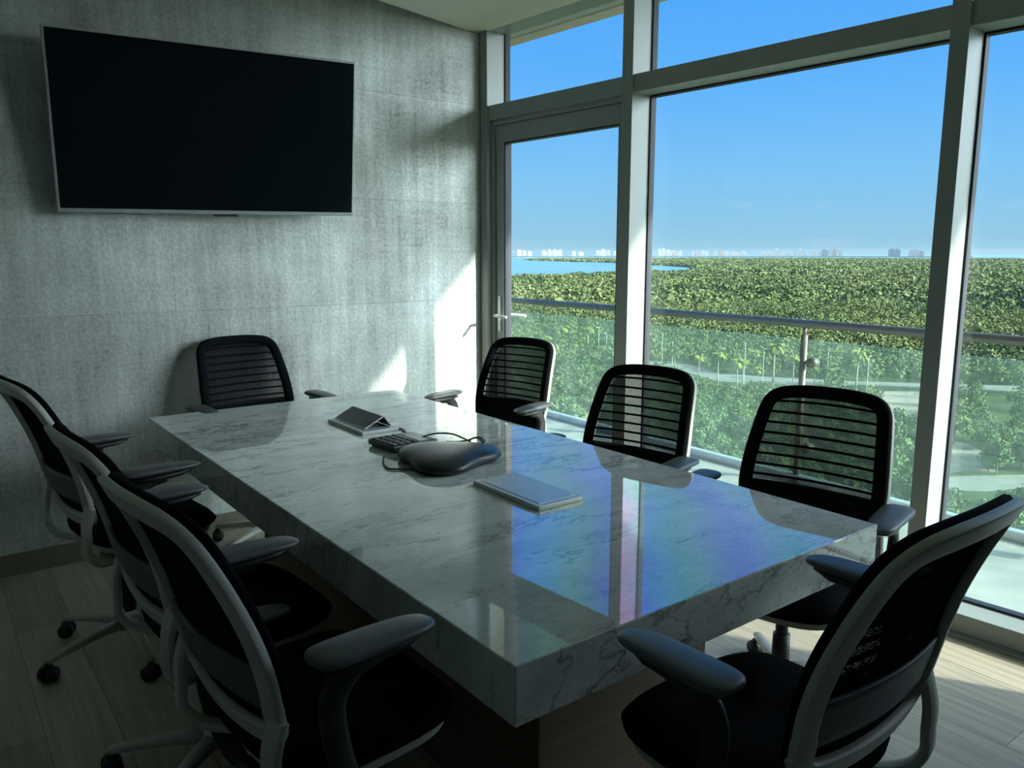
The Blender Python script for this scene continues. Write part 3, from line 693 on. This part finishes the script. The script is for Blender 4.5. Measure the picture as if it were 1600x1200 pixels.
def make_chair():
    root = empty('office_chair', (0, 0, 0))
    # light grey back frame : ring, cross bar, lower yoke
    f = MB(); ol = outline(.014)
    pts = [surf(x, z, -.010) for x, z in ol]; nr = [snorm(x, z) for x, z in ol]
    ww = []
    for x, z in ol:
        ww.append(.042 if z > .60 else .046)
    sweep(f, pts, ww, .019, nr, closed=True, seg=20, expo=9)
    for sx in (-1, 1):
        yo = spline([surf(sx * .220, .57, -.010), Vector((sx * .218, -.176, .51)), Vector((sx * .215, -.178, .46)), Vector((sx * .210, -.178, .41)), Vector((sx * .192, -.150, .368)), Vector((sx * .14, -.085, .350)), Vector((sx * .06, -.03, .350))], 6)
        sweep(f, yo, [.05] * len(yo), [.024] * len(yo), Vector((0, .5, 1)), seg=10, expo=3)
    bf = f.build('back_frame', M['chair_grey'], root); bf.data.set_sharp_from_angle(angle=math.radians(34))
    # black upholstered rim with slats in front of it, see-through mesh between
    f = MB(); ol = [(x, z) for x, z in outline(.020)]
    pts = [surf(x, z, .009) for x, z in ol]; nr = [snorm(x, z) for x, z in ol]
    sweep(f, pts, .046, .026, nr, closed=True, seg=10, expo=2.6)
    for k in range(8):
        z = .928 - k * .0345; hw = half_w(z, .03)
        pl = [surf(-hw + 2 * hw * j / 12, z + .004 * (1 - ((j - 6) / 6) ** 2) * (0 if k else 1), .012) for j in range(13)]
        sweep(f, pl, .0088, .009, [snorm(p.x, z) for p in pl], seg=8, expo=2.4)
    back = f.build('backrest', M['fabric'], root)
    f = MB(); sheet(f, .63, .955, .028, .003, .0, 14, 12, both=False); f.build('back_mesh', M['mesh'], back)
    f = MB(); sheet(f, .515, .655, .030, .004, .012, 8, 12); f.build('lower_back_panel', M['fabric'], back)
    f = MB(); sheet(f, .575, .668, .018, -.010, .008, 6, 14); f.build('lumbar_band', M['lumbar'], root)
    # seat cushion
    f = MB(); vs, fs = [], []; nt = 48
    prof = [(0, .470), (.55, .470), (.80, .466), (.93, .455), (1.0, .434), (.985, .415), (.93, .404), (.6, .400), (0, .400)]
    for (q, z) in prof:
        for k in range(nt):
            th = 2 * PI * k / nt; c, s = math.cos(th), math.sin(th)
            ex = 3.4; x = math.copysign(abs(c) ** (2 / ex), c) * .252 * (1.0 - .06 * (s < 0) * abs(s)); y = math.copysign(abs(s) ** (2 / ex), s) * .225 + .075
            zz_ = z - (max(0, y - .19) ** 2) * 1.6 * (z > .43) + .010 * (x / .25) ** 2 * (z > .46) * q
            vs.append((x * q, .075 + (y - .075) * q, zz_))
    for i in range(len(prof) - 1):
        for k in range(nt):
            l = (k + 1) % nt; fs.append((i * nt + k, i * nt + l, (i + 1) * nt + l, (i + 1) * nt + k))
    f.add(vs, fs, 0, True); f.build('seat', M['fabric'], root)
    f = MB(); ring = [(math.copysign(abs(math.cos(t)) ** .6, math.cos(t)) * .235, math.copysign(abs(math.sin(t)) ** .6, math.sin(t)) * .205 + .075) for t in [2 * PI * k / 40 for k in range(40)]]
    prism(f, ring, .385, .402); box(f, -.07, .07, -.10, .12, .335, .386); f.build('seat_shell', M['chair_grey'], root)
    # arms
    for sx in (-1, 1):
        f = MB()
        P = spline([Vector((sx * .17, -.01, .372)), Vector((sx * .25, -.015, .372)), Vector((sx * .287, -.03, .41)), Vector((sx * .297, -.055, .50)), Vector((sx * .300, -.065, .595)), Vector((sx * .303, -.03, .650)), Vector((sx * .303, .03, .666))], 6)
        n_ = len(P); sweep(f, P, [.052] * n_, [.028] * n_, [Vector((sx * 1, .0, .15))] * n_ if False else [Vector((sx, 0, .35))] * n_, seg=10, expo=3)
        sweep(f, [Vector((sx * .303, -.08, .666)), Vector((sx * .303, -.01, .663)), Vector((sx * .303, .08, .666)), Vector((sx * .303, .125, .673))], [.04, .058, .055, .035], [.012, .026, .022, .01], Vector((0, 0, 1)), seg=10, expo=3)
        ar = f.build('armrest', M['chair_black'], root)
        f = MB(); n_ = 23; Pp = []; W_ = []; H_ = []
        for k in range(n_):
            q = .5 - .5 * math.cos(PI * k / (n_ - 1)); y = -.110 + .262 * q; e = 1 - abs(2 * q - 1) ** (8 if q < .5 else 5)
            Pp.append(Vector((sx * .306, y, .690 - .004 * q ** 3))); W_.append(max(.006, .094 * (e ** .36) * (1 - .20 * q ** 2.2))); H_.append(max(.006, .028 * e ** .5 * (1 - .25 * q * q)))
        sweep(f, Pp, W_, H_, Vector((0, 0, 1)), seg=18, expo=2.7); f.build('arm_pad', M['pad'], ar)
    # column and five-star base
    f = MB(); cyl(f, (0, 0, .14), (0, 0, .345), .020); cyl(f, (0, 0, .09), (0, 0, .22), .030, .027); f.build('column', M['chair_black'], root)
    f = MB(); cyl(f, (0, 0, .085), (0, 0, .125), .046, .038); f.build('hub', M['chair_grey'], root)
    for k in range(5):
        th = PI / 2 + 2 * PI * k / 5; dx, dy = math.cos(th), math.sin(th)
        f = MB(); pts = [Vector((dx * r, dy * r, z)) for r, z in ((.03, .105), (.12, .102), (.22, .088), (.30, .074))]
        sweep(f, pts, [.052, .044, .036, .030], [.036, .032, .026, .020], Vector((0, 0, 1)), seg=10, expo=3)
        lg = f.build('leg', M['chair_grey'], root)
        f = MB(); cx_, cy_ = dx * .296, dy * .296; tx, ty = -math.sin(th + .5), math.cos(th + .5)
        for s2 in (-1, 1):
            a = Vector((cx_ + tx * .006 * s2, cy_ + ty * .006 * s2, .0285)); b = Vector((cx_ + tx * .025 * s2, cy_ + ty * .025 * s2, .0285)); 
            cyl(f, a, b, .028, .0265, seg=20)
        cyl(f, (cx_, cy_, .03), (cx_, cy_, .068), .010, seg=10)
        sweep(f, [Vector((cx_ - tx * .012, cy_ - ty * .012, .05)), Vector((cx_ + tx * .012, cy_ + ty * .012, .05))], .03, .022, Vector((0, 0, 1)), seg=8)
        f.build('caster', M['caster'], lg)
    return root
chair0 = make_chair()
GC = 'office chairs around the marble table'
H1, H2 = 52.87, -37.13
CH = [  # a, b, heading azimuth, lift of the gas spring, label, base turn
    (-.185, .52, H1 - 6, .05, 'grey-framed black mesh office chair on the left side, nearest the camera', 10),
    (-.205, 1.12, H1 - 4, .045, 'grey-framed black mesh office chair on the left side, middle of three', 0),
    (-.25, 2.04, H1 - 8, .06, 'grey-framed black mesh office chair on the left side, farthest from the camera', -25),
    (.55, 2.75, 137, .045, 'black mesh office chair at the far end of the table below the television', 0),
    (1.615, 2.33, 218, 0, 'black mesh office chair on the window side in front of the glass door', 0),
    (1.345, 1.15, 220, 0, 'black mesh office chair on the window side, middle one in front of white mullion', 0),
    (1.375, .37, 220, .01, 'black mesh office chair on the window side, nearest the camera', 0),
    (.54, -.19, H2, .06, 'grey-framed office chair seen from behind at the near short end of the table', 0),
]
ARMS = [(-.03, .015), (-.03, .01), (.02, -.01), (0, 0), (.02, 0), (.02, 0), (.02, 0), (.01, 0)]   # slide forward, raise of the arms
for i, (a, b, hd, lift, lb, bt) in enumerate(CH):
    c = chair0 if i == 0 else copy_tree(chair0)
    c.location = TP(a, b, 0); c.rotation_euler = (0, 0, -math.radians(hd)); tag(c, lb, 'chair', GC)
    arms = []
    for ch in c.children:
        kd = ch.name.split('.')[0]
        if kd in ('leg', 'hub'): ch.rotation_euler = (0, 0, math.radians(bt))
        else: ch.location.z = lift
        if kd == 'armrest': arms.append(ch); ch.location.y = ARMS[i][0]; ch.location.z = lift + ARMS[i][1]
    if i == 0: low = arms

low[0].location.z -= .18; low[0].location.x += .02      # this arm stands lowered under its neighbour's

# ------------------------------------------------------------------ the landscape, 36 m below
GZ = -36.0
def gnd(x, y): return onz(x, y, GZ)
def proj(P):
    X = P[:, 0]; Y = P[:, 1]; Z = P[:, 2] - EYE; c, s = math.cos(PITCH), math.sin(PITCH)
    Fd = Y * c - Z * s; U = Y * s + Z * c
    return CX + F_PX * X / Fd, CY - F_PX * U / Fd
w = MB(); R_ = 40000; prism(w, [(R_ * math.sin(2 * PI * k / 64), R_ * math.cos(2 * PI * k / 64)) for k in range(64)], GZ - 1.5, GZ - .6)
o = w.build('lagoon', M['water']); tag(o, 'calm blue lagoon and sea beyond the forest', 'water', kind='stuff')
land_px = [(300, 444), (700, 440), (806, 437), (850, 436.5), (900, 434), (935, 432), (965, 430.5), (1010, 429), (1050, 428.5), (1078, 426), (1088, 421), (1075, 417.5), (1040, 415), (1000, 413), (960, 410.5), (900, 409), (850, 407.5), (820, 406.2), (850, 405), (960, 404.6), (1100, 404.3), (1300, 404), (1600, 404), (2100, 404.3)]
lp = [gnd(x, y) for x, y in land_px]
w = MB(); prism(w, [p for p in lp] + [Vector((5000, -800, 0)), Vector((-800, -800, 0))], GZ - 2, GZ)
o = w.build('ground', M['soil']); tag(o, kind='structure', label='flat green ground far below the balcony')
LP = np.array([[p.x, p.y] for p in lp] + [[5000, -800], [-800, -800]])
def inside(poly, x, y):
    n = len(poly); r = np.zeros(len(x), bool); j = n - 1
    for i in range(n):
        xi, yi, xj, yj = poly[i][0], poly[i][1], poly[j][0], poly[j][1]
        c = ((yi > y) != (yj > y)) & (x < (xj - xi) * (y - yi) / (yj - yi + 1e-12) + xi); r ^= c; j = i
    return r
clear = []   # image-plane outlines of open ground, kept clear of trees by their ground positions
def patch(name, px, m, z, label, cat):
    P = [gnd(x, y) for x, y in px]; f = MB(); prism(f, P, GZ, GZ + z); o = f.build(name, m); tag(o, label, cat); clear.append(px); return o
patch('road', [(860, 541), (960, 556), (1010, 563), (1060, 566), (1130, 584), (1250, 592), (1330, 596), (1460, 600), (1700, 606), (1700, 616), (1460, 608), (1330, 602), (1230, 601), (1120, 596), (1050, 575), (960, 564), (900, 554), (855, 547)], M['asphalt'], .1, 'pale road crossing the greenery below the palms', 'road')
patch('sandy_lot', [(1368, 612), (1445, 612), (1460, 646), (1400, 655), (1372, 636)], M['sand'], .14, 'bare sandy lot below the road by the middle mullion', 'ground')
patch('sandy_lot', [(1484, 690), (1512, 694), (1545, 712), (1530, 724), (1560, 738), (1500, 736), (1474, 742)], M['sand'], .14, 'bare sandy path seen right of the third white mullion', 'ground')
patch('road', [(1462, 746), (1520, 744), (1620, 742), (1620, 760), (1540, 768), (1455, 766)], M['asphalt'], .1, 'grey road at the foot of building, far right', 'road')
patch('road', [(1030, 566), (1110, 572), (1140, 586), (1062, 580)], M['sand'], .16, 'pinkish sandy verge between the palms', 'road') if False else None

def ico(sub):
    bm = bmesh.new(); bmesh.ops.create_icosphere(bm, subdivisions=sub, radius=1.0)
    v = np.array([x.co[:] for x in bm.verts]); f_ = np.array([[q.index for q in g.verts] for g in bm.faces]); bm.free(); return v, f_
def mesh_np(name, V, Fc, m, smooth=True):
    me = bpy.data.meshes.new(name); nv, nf = len(V), len(Fc)
    me.vertices.add(nv); me.vertices.foreach_set('co', V.astype(np.float32).ravel())
    k = Fc.shape[1]; me.loops.add(nf * k); me.loops.foreach_set('vertex_index', Fc.astype(np.int32).ravel())
    me.polygons.add(nf); me.polygons.foreach_set('loop_start', np.arange(0, nf * k, k, dtype=np.int32)); me.polygons.foreach_set('loop_total', np.full(nf, k, dtype=np.int32))
    me.polygons.foreach_set('use_smooth', np.full(nf, smooth)); me.materials.append(m); me.update(calc_edges=True); me.validate()
    return me
def scatter(r0, r1, sp, az0=-4, az1=44):
    a0, a1 = math.radians(az0), math.radians(az1); area = .5 * (r1 ** 2 - r0 ** 2) * (a1 - a0); n = int(area / sp ** 2)
    r = np.sqrt(rng.uniform(r0 ** 2, r1 ** 2, n)); a = rng.uniform(a0, a1, n)
    x, y = r * np.sin(a), r * np.cos(a); k = inside(LP, x, y); return x[k], y[k]
def keep_clear(x, y, h, pad=3):
    ok = np.ones(len(x), bool)
    for q in (0.0, .5, 1.0):
        P = np.stack([x, y, GZ + h * q], 1); u, v = proj(P)
        for poly in clear: ok &= ~inside(poly, u, v + (pad if q else 0))
    return ok
# near trees : one object each
def tree_mesh(seed, kind):
    rg = np.random.default_rng(seed); V = []; Fc = []; nq = 0
    blobs = []
    for k in range(9 if kind else 7):
        th = rg.uniform(0, 2 * PI); r = rg.uniform(0, 1.5); blobs.append((r * math.cos(th), r * math.sin(th), rg.uniform(2.0, 4.4) if kind else rg.uniform(1.4, 3.2), rg.uniform(.9, 1.5)))
    blobs.append((0, 0, 4.4 if kind else 3.0, 1.3))
    for (bx_, by_, bz_, br_) in blobs:
        for q in range(95):
            d_ = rg.normal(size=3); d_ /= np.linalg.norm(d_); rr = br_ * rg.uniform(.72, 1.08)
            c_ = np.array([bx_, by_, bz_]) + d_ * rr * np.array([1, 1, .8])
            t_ = rg.normal(size=3); n_ = d_ + .6 * t_; n_ /= np.linalg.norm(n_); u_ = np.cross(n_, rg.normal(size=3)); u_ /= np.linalg.norm(u_); v_ = np.cross(n_, u_); s_ = rg.uniform(.16, .34)
            V += [c_ + u_ * s_, c_ + v_ * s_ * .7, c_ - u_ * s_, c_ - v_ * s_ * .7]; Fc.append([nq, nq + 1, nq + 2, nq + 3]); nq += 4
    return mesh_np('crown', np.array(V), np.array(Fc), M['leaves'], False)
def trunk_mesh(h, name='trunk', r=.13, m=None):
    f = MB(); tube(f, [(0, 0, 0), (.08, .03, h * .4), (-.05, .06, h * .75), (.02, .0, h)], [r, r * .85, r * .7, r * .45], seg=8)
    tube(f, [(0, .02, h * .5), (.5, .2, h * .8), (.9, .3, h * .95)], [r * .6, r * .45, r * .25], seg=6); tube(f, [(0, .02, h * .45), (-.5, -.3, h * .75), (-.8, -.5, h * .9)], [r * .6, r * .45, r * .25], seg=6)
    o = f.build(name, m or M['bark']); me = o.data; bpy.data.objects.remove(o); return me
TM = [tree_mesh(s, s % 2) for s in range(4)]; TK = [trunk_mesh(2.6), trunk_mesh(3.6)]
xs, ys = scatter(92, 240, 4.3, 6, 36)
order = np.argsort(np.hypot(xs, ys)); xs, ys = xs[order], ys[order]
hs = rng.uniform(3.4, 5.2, len(xs)); ok = keep_clear(xs, ys, hs)
u_, v_ = proj(np.stack([xs, ys, np.full(len(xs), GZ + 3.0)], 1))
ok &= (u_ > 800) & (u_ < 1625) & (v_ < 860)
xs, ys = xs[ok], ys[ok]; NT = 290; near_x, near_y = xs[:NT], ys[:NT]; rest_x, rest_y = xs[NT:], ys[NT:]
for i in range(len(near_x)):
    k = i % 4; s = rng.uniform(.85, 1.25); r = empty('broadleaf_tree', (near_x[i], near_y[i], GZ), rng.uniform(0, 2 * PI)); r.scale = (s, s, s * rng.uniform(.85, 1.1))
    c_ = bpy.data.objects.new('crown', TM[k]); COL.objects.link(c_); c_.parent = r
    t_ = bpy.data.objects.new('trunk', TK[k % 2]); COL.objects.link(t_); t_.parent = r
    tag(r, 'leafy green tree among the dense growth below the balcony railing', 'tree', 'nearest trees of the forest below the balcony')
# the rest of the forest
def crowns(x, y, rad, hgt, nq):
    n = len(x); d_ = rng.normal(size=(n, nq, 3)); d_[..., 2] = np.abs(d_[..., 2]) * 1.1 - .25; d_ /= np.linalg.norm(d_, axis=-1, keepdims=True)
    lump = 1 + .25 * np.sin(d_[..., 0] * 5 + x[:, None]) * np.cos(d_[..., 1] * 5 + y[:, None])
    rr = rng.uniform(.75, 1.1, (n, nq)) * lump
    C_ = d_ * rr[..., None] * np.stack([rad, rad, hgt * .42], -1)[:, None, :]
    C_ += np.stack([x, y, GZ + hgt * .58], -1)[:, None, :]
    nn = d_ + .55 * rng.normal(size=(n, nq, 3)); nn /= np.linalg.norm(nn, axis=-1, keepdims=True)
    u = np.cross(nn, rng.normal(size=(n, nq, 3))); u /= np.linalg.norm(u, axis=-1, keepdims=True); v = np.cross(nn, u)
    s = (rad[:, None] * rng.uniform(.8, 1.4, (n, nq)) * 1.75 / math.sqrt(nq))[..., None]
    V = np.stack([C_ + u * s, C_ + v * s * .75, C_ - u * s, C_ - v * s * .75], 2).reshape(-1, 3)
    Fc = np.arange(len(V)).reshape(-1, 4); return V, Fc
VV, FF, off = [], [], 0
def push(V, Fc):
    global off
    VV.append(V); FF.append(Fc + off); off += len(V)
def band(r0, r1, sp, rad, h0, h1, sub, x=None, y=None):
    if x is None: x, y = scatter(r0, r1, sp)
    cl = np.array([noise.noise(Vector((a * .012, b * .012, 0))) for a, b in zip(x, y)])
    h = (h0 + (h1 - h0) * rng.uniform(0, 1, len(x)) ** 1.5) * (1 + .5 * np.clip(cl, -.5, .8)); rd = rad * rng.uniform(.65, 1.3, len(x))
    k = keep_clear(x, y, h); push(*crowns(x[k], y[k], rd[k], h[k], sub))
# leafy crowns, coarser with distance
band(0, 0, 0, 2.2, 3.2, 5.0, 170, rest_x, rest_y)
xx, yy = scatter(92, 240, 4.3, -4, 6); band(0, 0, 0, 2.4, 3.2, 5, 80, xx, yy)
xx, yy = scatter(92, 240, 4.3, 36, 44); band(0, 0, 0, 2.4, 3.2, 5, 80, xx, yy)
band(240, 560, 3.6, 2.1, 3.0, 8, 60)
band(560, 1250, 6.5, 3.9, 4, 9, 26)
band(1250, 2600, 13, 7.5, 4, 9, 24)
band(2600, 6900, 34, 17, 3, 7, 26)
me = mesh_np('forest', np.concatenate(VV), np.concatenate(FF), M['canopy'], False)
o = bpy.data.objects.new('forest', me); COL.objects.link(o); tag(o, 'endless green mangrove forest stretching to the lagoon', 'forest', kind='stuff')

# palms
def palm_meshes(seed):
    rg = random.Random(seed); f = MB(); H = 7.5
    tube(f, [(0, 0, 0), (.05, 0, H * .3), (.0, .05, H * .7), (0, 0, H)], [.24, .17, .14, .12], seg=8)
    o = f.build('trunk', M['palmtrunk']); tm = o.data; bpy.data.objects.remove(o)
    f = MB()
    for k in range(26):
        th = 2 * PI * k / 26 + rg.uniform(-.15, .15); el = rg.uniform(-.1, 1.15); L = rg.uniform(2.3, 3.1)
        dx, dy = math.cos(th), math.sin(th); px, pz = 0, H; pts = []
        for j in range(8):
            pts.append(Vector((dx * px, dy * px, pz))); a = el - j * .30; px += L / 7 * math.cos(a); pz += L / 7 * math.sin(a)
        sd = Vector((-dy, dx, 0)); vs, fs = [], []
        for j, p in enumerate(pts):
            w_ = .34 * math.sin(PI * min(1, (j + .6) / 8)) ** .7
            vs += [p + sd * w_ + Vector((0, 0, -.28 * w_)), p, p - sd * w_ + Vector((0, 0, -.28 * w_))]
        for j in range(7):
            a = j * 3; fs += [(a, a + 1, a + 4, a + 3), (a + 1, a + 2, a + 5, a + 4)]
        f.add(vs, fs, 0, False)
    o = f.build('fronds', M['palmleaf'], recalc=False); fm = o.data; bpy.data.objects.remove(o); return tm, fm
PM = [palm_meshes(s) for s in range(3)]
palms = [(881, 545, 512), (918, 555, 516), (940, 568, 543), (856, 553, 528), (898, 562, 540), (1035, 566, 546), (1054, 572, 550), (1091, 595, 560), (1121, 600, 556), (1151, 607, 566), (1160, 600, 565), (1179, 582, 552), (1184, 607, 578), (1208, 598, 544), (1239, 596, 561), (1272, 602, 577), (1337, 611, 556), (1361, 617, 603), (1012, 562, 542), (1300, 590, 570)]
PL = []
for i, (x, yb, yt) in enumerate(palms):
    P = gnd(x, yb); d_ = P.length; hgt = (yb - yt) * math.hypot(P.x, P.y) / 1260.0; s = 1.12 * hgt / 8.3
    r = empty('palm_tree', P, rng.uniform(0, 6.28)); s2 = max(s, .75) if s > .6 else s; r.scale = (s2, s2, s)
    t_ = bpy.data.objects.new('trunk', PM[i % 3][0]); COL.objects.link(t_); t_.parent = r
    t_ = bpy.data.objects.new('fronds', PM[i % 3][1]); COL.objects.link(t_); t_.parent = r
    tag(r, 'palm', 'palm tree', 'palms along the road'); PL.append((x, r))
# street lamps
SL_ = []
ORD = ['first', 'second', 'third', 'fourth', 'fifth', 'sixth', 'seventh', 'eighth', 'ninth', 'tenth', 'eleventh', 'twelfth', 'thirteenth', 'fourteenth', 'fifteenth', 'sixteenth', 'seventeenth', 'eighteenth', 'nineteenth', 'twentieth', 'twenty-first', 'twenty-second', 'twenty-third', 'twenty-fourth', 'twenty-fifth', 'twenty-sixth', 'twenty-seventh', 'twenty-eighth', 'twenty-ninth', 'thirtieth', 'thirty-first', 'thirty-second', 'thirty-third', 'thirty-fourth', 'thirty-fifth', 'thirty-sixth', 'thirty-seventh', 'thirty-eighth', 'thirty-ninth', 'fortieth']
def bay(x): return 'the glass door' if x < 990 else ('the wide middle window' if x < 1480 else 'the right window')
def relabel(L, fmt):
    for bn in ('the glass door', 'the wide middle window', 'the right window'):
        q = sorted([(x, r) for x, r in L if bay(x) == bn], key=lambda e: e[0])
        for k, (x, r) in enumerate(q): r['label'] = fmt % (ORD[k], bn)
lamps = [(1034, 570, 520), (1050, 574, 534), (1162, 600, 536), (1191, 604, 545), (1291, 603, 548), (1354, 612, 559), (935, 560, 510), (947, 562, 519)]
f = MB(); cyl(f, (0, 0, 0), (0, 0, 1), .10, .07, seg=8); o = f.build('pole', M['polewhite']); pm_ = o.data; bpy.data.objects.remove(o)
f = MB(); box(f, 0, 1.1, -.12, .12, -.06, .06); o = f.build('lamp_head', M['polewhite'], bevel=.02); hm_ = o.data; bpy.data.objects.remove(o)
for x, yb, yt in lamps:
    P = gnd(x, yb); hgt = (yb - yt) * math.hypot(P.x, P.y) / 1260.0
    r = empty('street_lamp', P, rng.uniform(0, 6.28)); a = bpy.data.objects.new('pole', pm_); COL.objects.link(a); a.parent = r; a.scale = (1, 1, hgt)
    b = bpy.data.objects.new('lamp_head', hm_); COL.objects.link(b); b.parent = r; b.location = (0, 0, hgt)
    tag(r, 'lamp', 'street lamp', 'street lamps along the road'); SL_.append((x, r))
relabel(PL, 'yellow-green palm by the road, %s from the left through %s')
relabel(SL_, 'slim white street lamp, %s from the left through %s')
# hotel towers on the far shore
TW_ = []
SKD = 12000
rs = random.Random(5)
def tower(x, ytop, wpx, m, lab):
    d = ray(x, 397); d.z = 0; d.normalize(); P = d * SKD; hgt = max(8, (400.6 - ytop) * SKD / 1246.0); wd_ = wpx * SKD / 1246.0 * (1 / max(.8, math.cos(math.atan2(d.x, d.y))))
    r = empty('hotel_tower', (P.x, P.y, GZ), -math.atan2(d.x, d.y)); f = MB()
    box(f, -wd_ / 2, wd_ / 2, -14, 14, -.5, hgt)
    if wpx > 4: box(f, -wd_ / 3, wd_ / 8, -10, 10, hgt - .2, hgt * 1.16)
    f.build('walls', m, r)
    f = MB(); nb = max(2, int(hgt / 11))
    for k in range(nb): box(f, -wd_ / 2 * .94, wd_ / 2 * .94, -14.6, -13.9, (k + .35) * hgt / nb, (k + .62) * hgt / nb)
    f.build('window_band', M['tower_glass'], r); tag(r, lab, 'building', 'hotel towers on the far shore'); TW_.append((x, r))
LT = 'tiny pale hotel building on the far shore at the horizon'
spec = [(812, 391, 7), (820, 392, 5), (828, 393, 6), (851, 392, 8), (859, 390.5, 5), (868, 391, 9), (876, 391, 5), (897, 393, 6), (908, 394, 8), (935, 392, 7), (943, 390.5, 8), (951, 391.5, 6), (962, 393, 6),
        (1031, 390, 5), (1037, 389, 5), (1045, 391.5, 8), (1054, 392, 10), (1063, 392.5, 5), (1083, 392, 3), (1090, 393, 6), (1098, 391, 4), (1104, 393, 5), (1118, 392.5, 3), (1127, 392, 7), (1135, 393, 6), (1148, 394, 12), (1162, 393.5, 8), (1195, 393.5, 10), (1204, 393, 6), (1214, 390, 5), (1221, 391, 4), (1233, 393, 8), (1244, 391.5, 4), (1251, 390, 5), (1258, 391, 4), (1272, 391.5, 7), (1280, 393, 4), (1298, 388.5, 3.5), (1304, 390.5, 6), (1313, 389.5, 5), (1424, 391.5, 6), (1432, 390.5, 7), (1440, 393, 5), (1516, 392, 2.5)]
for x, yt, wp in spec: tower(x, yt, wp, rs.choice([M['tower_white'], M['tower_white'], M['tower_white'], M['tower_tan']]), LT)
for x, yt, wp in ((1289, 391, 9), (1394, 390.5, 9), (1402, 390.8, 7)):
    tower(x, yt, wp, M['tower_blue'], 'tiny blue-grey building on the far shore at the horizon')
relabel(TW_, 'tiny far-shore building on the horizon, %s from the left through %s')
w = MB(); d0_ = 11700
pts = [Vector((math.sin(math.radians(a)) * d0_, math.cos(math.radians(a)) * d0_, 0)) for a in (-3, 6, 14, 22, 30)]; pts2 = [p * 1.04 for p in pts[::-1]]
prism(w, pts + pts2, GZ - 1, GZ + 9); o = w.build('far_shore', M['soil']); tag(o, 'thin dark strip of far shore under the hotels', 'shore')
# sea haze over the lagoon and forest
hm = bpy.data.materials.new('sea_haze'); hm.use_nodes = True; t = hm.node_tree; t.nodes.clear()
vsn = N(t, 'ShaderNodeVolumeScatter', Color=(.72, .88, 1.0, 1), Density=1.0e-5, Anisotropy=0.0); o_ = N(t, 'ShaderNodeOutputMaterial'); t.links.new(vsn.outputs[0], o_.inputs['Volume'])
w = MB(); box(w, -2500, 9500, 300, 15000, GZ - 1, GZ + 100); o = w.build('haze', hm); tag(o, 'thin bluish sea haze hanging over the forest and lagoon', 'haze', kind='stuff')
bpy.context.view_layer.update()
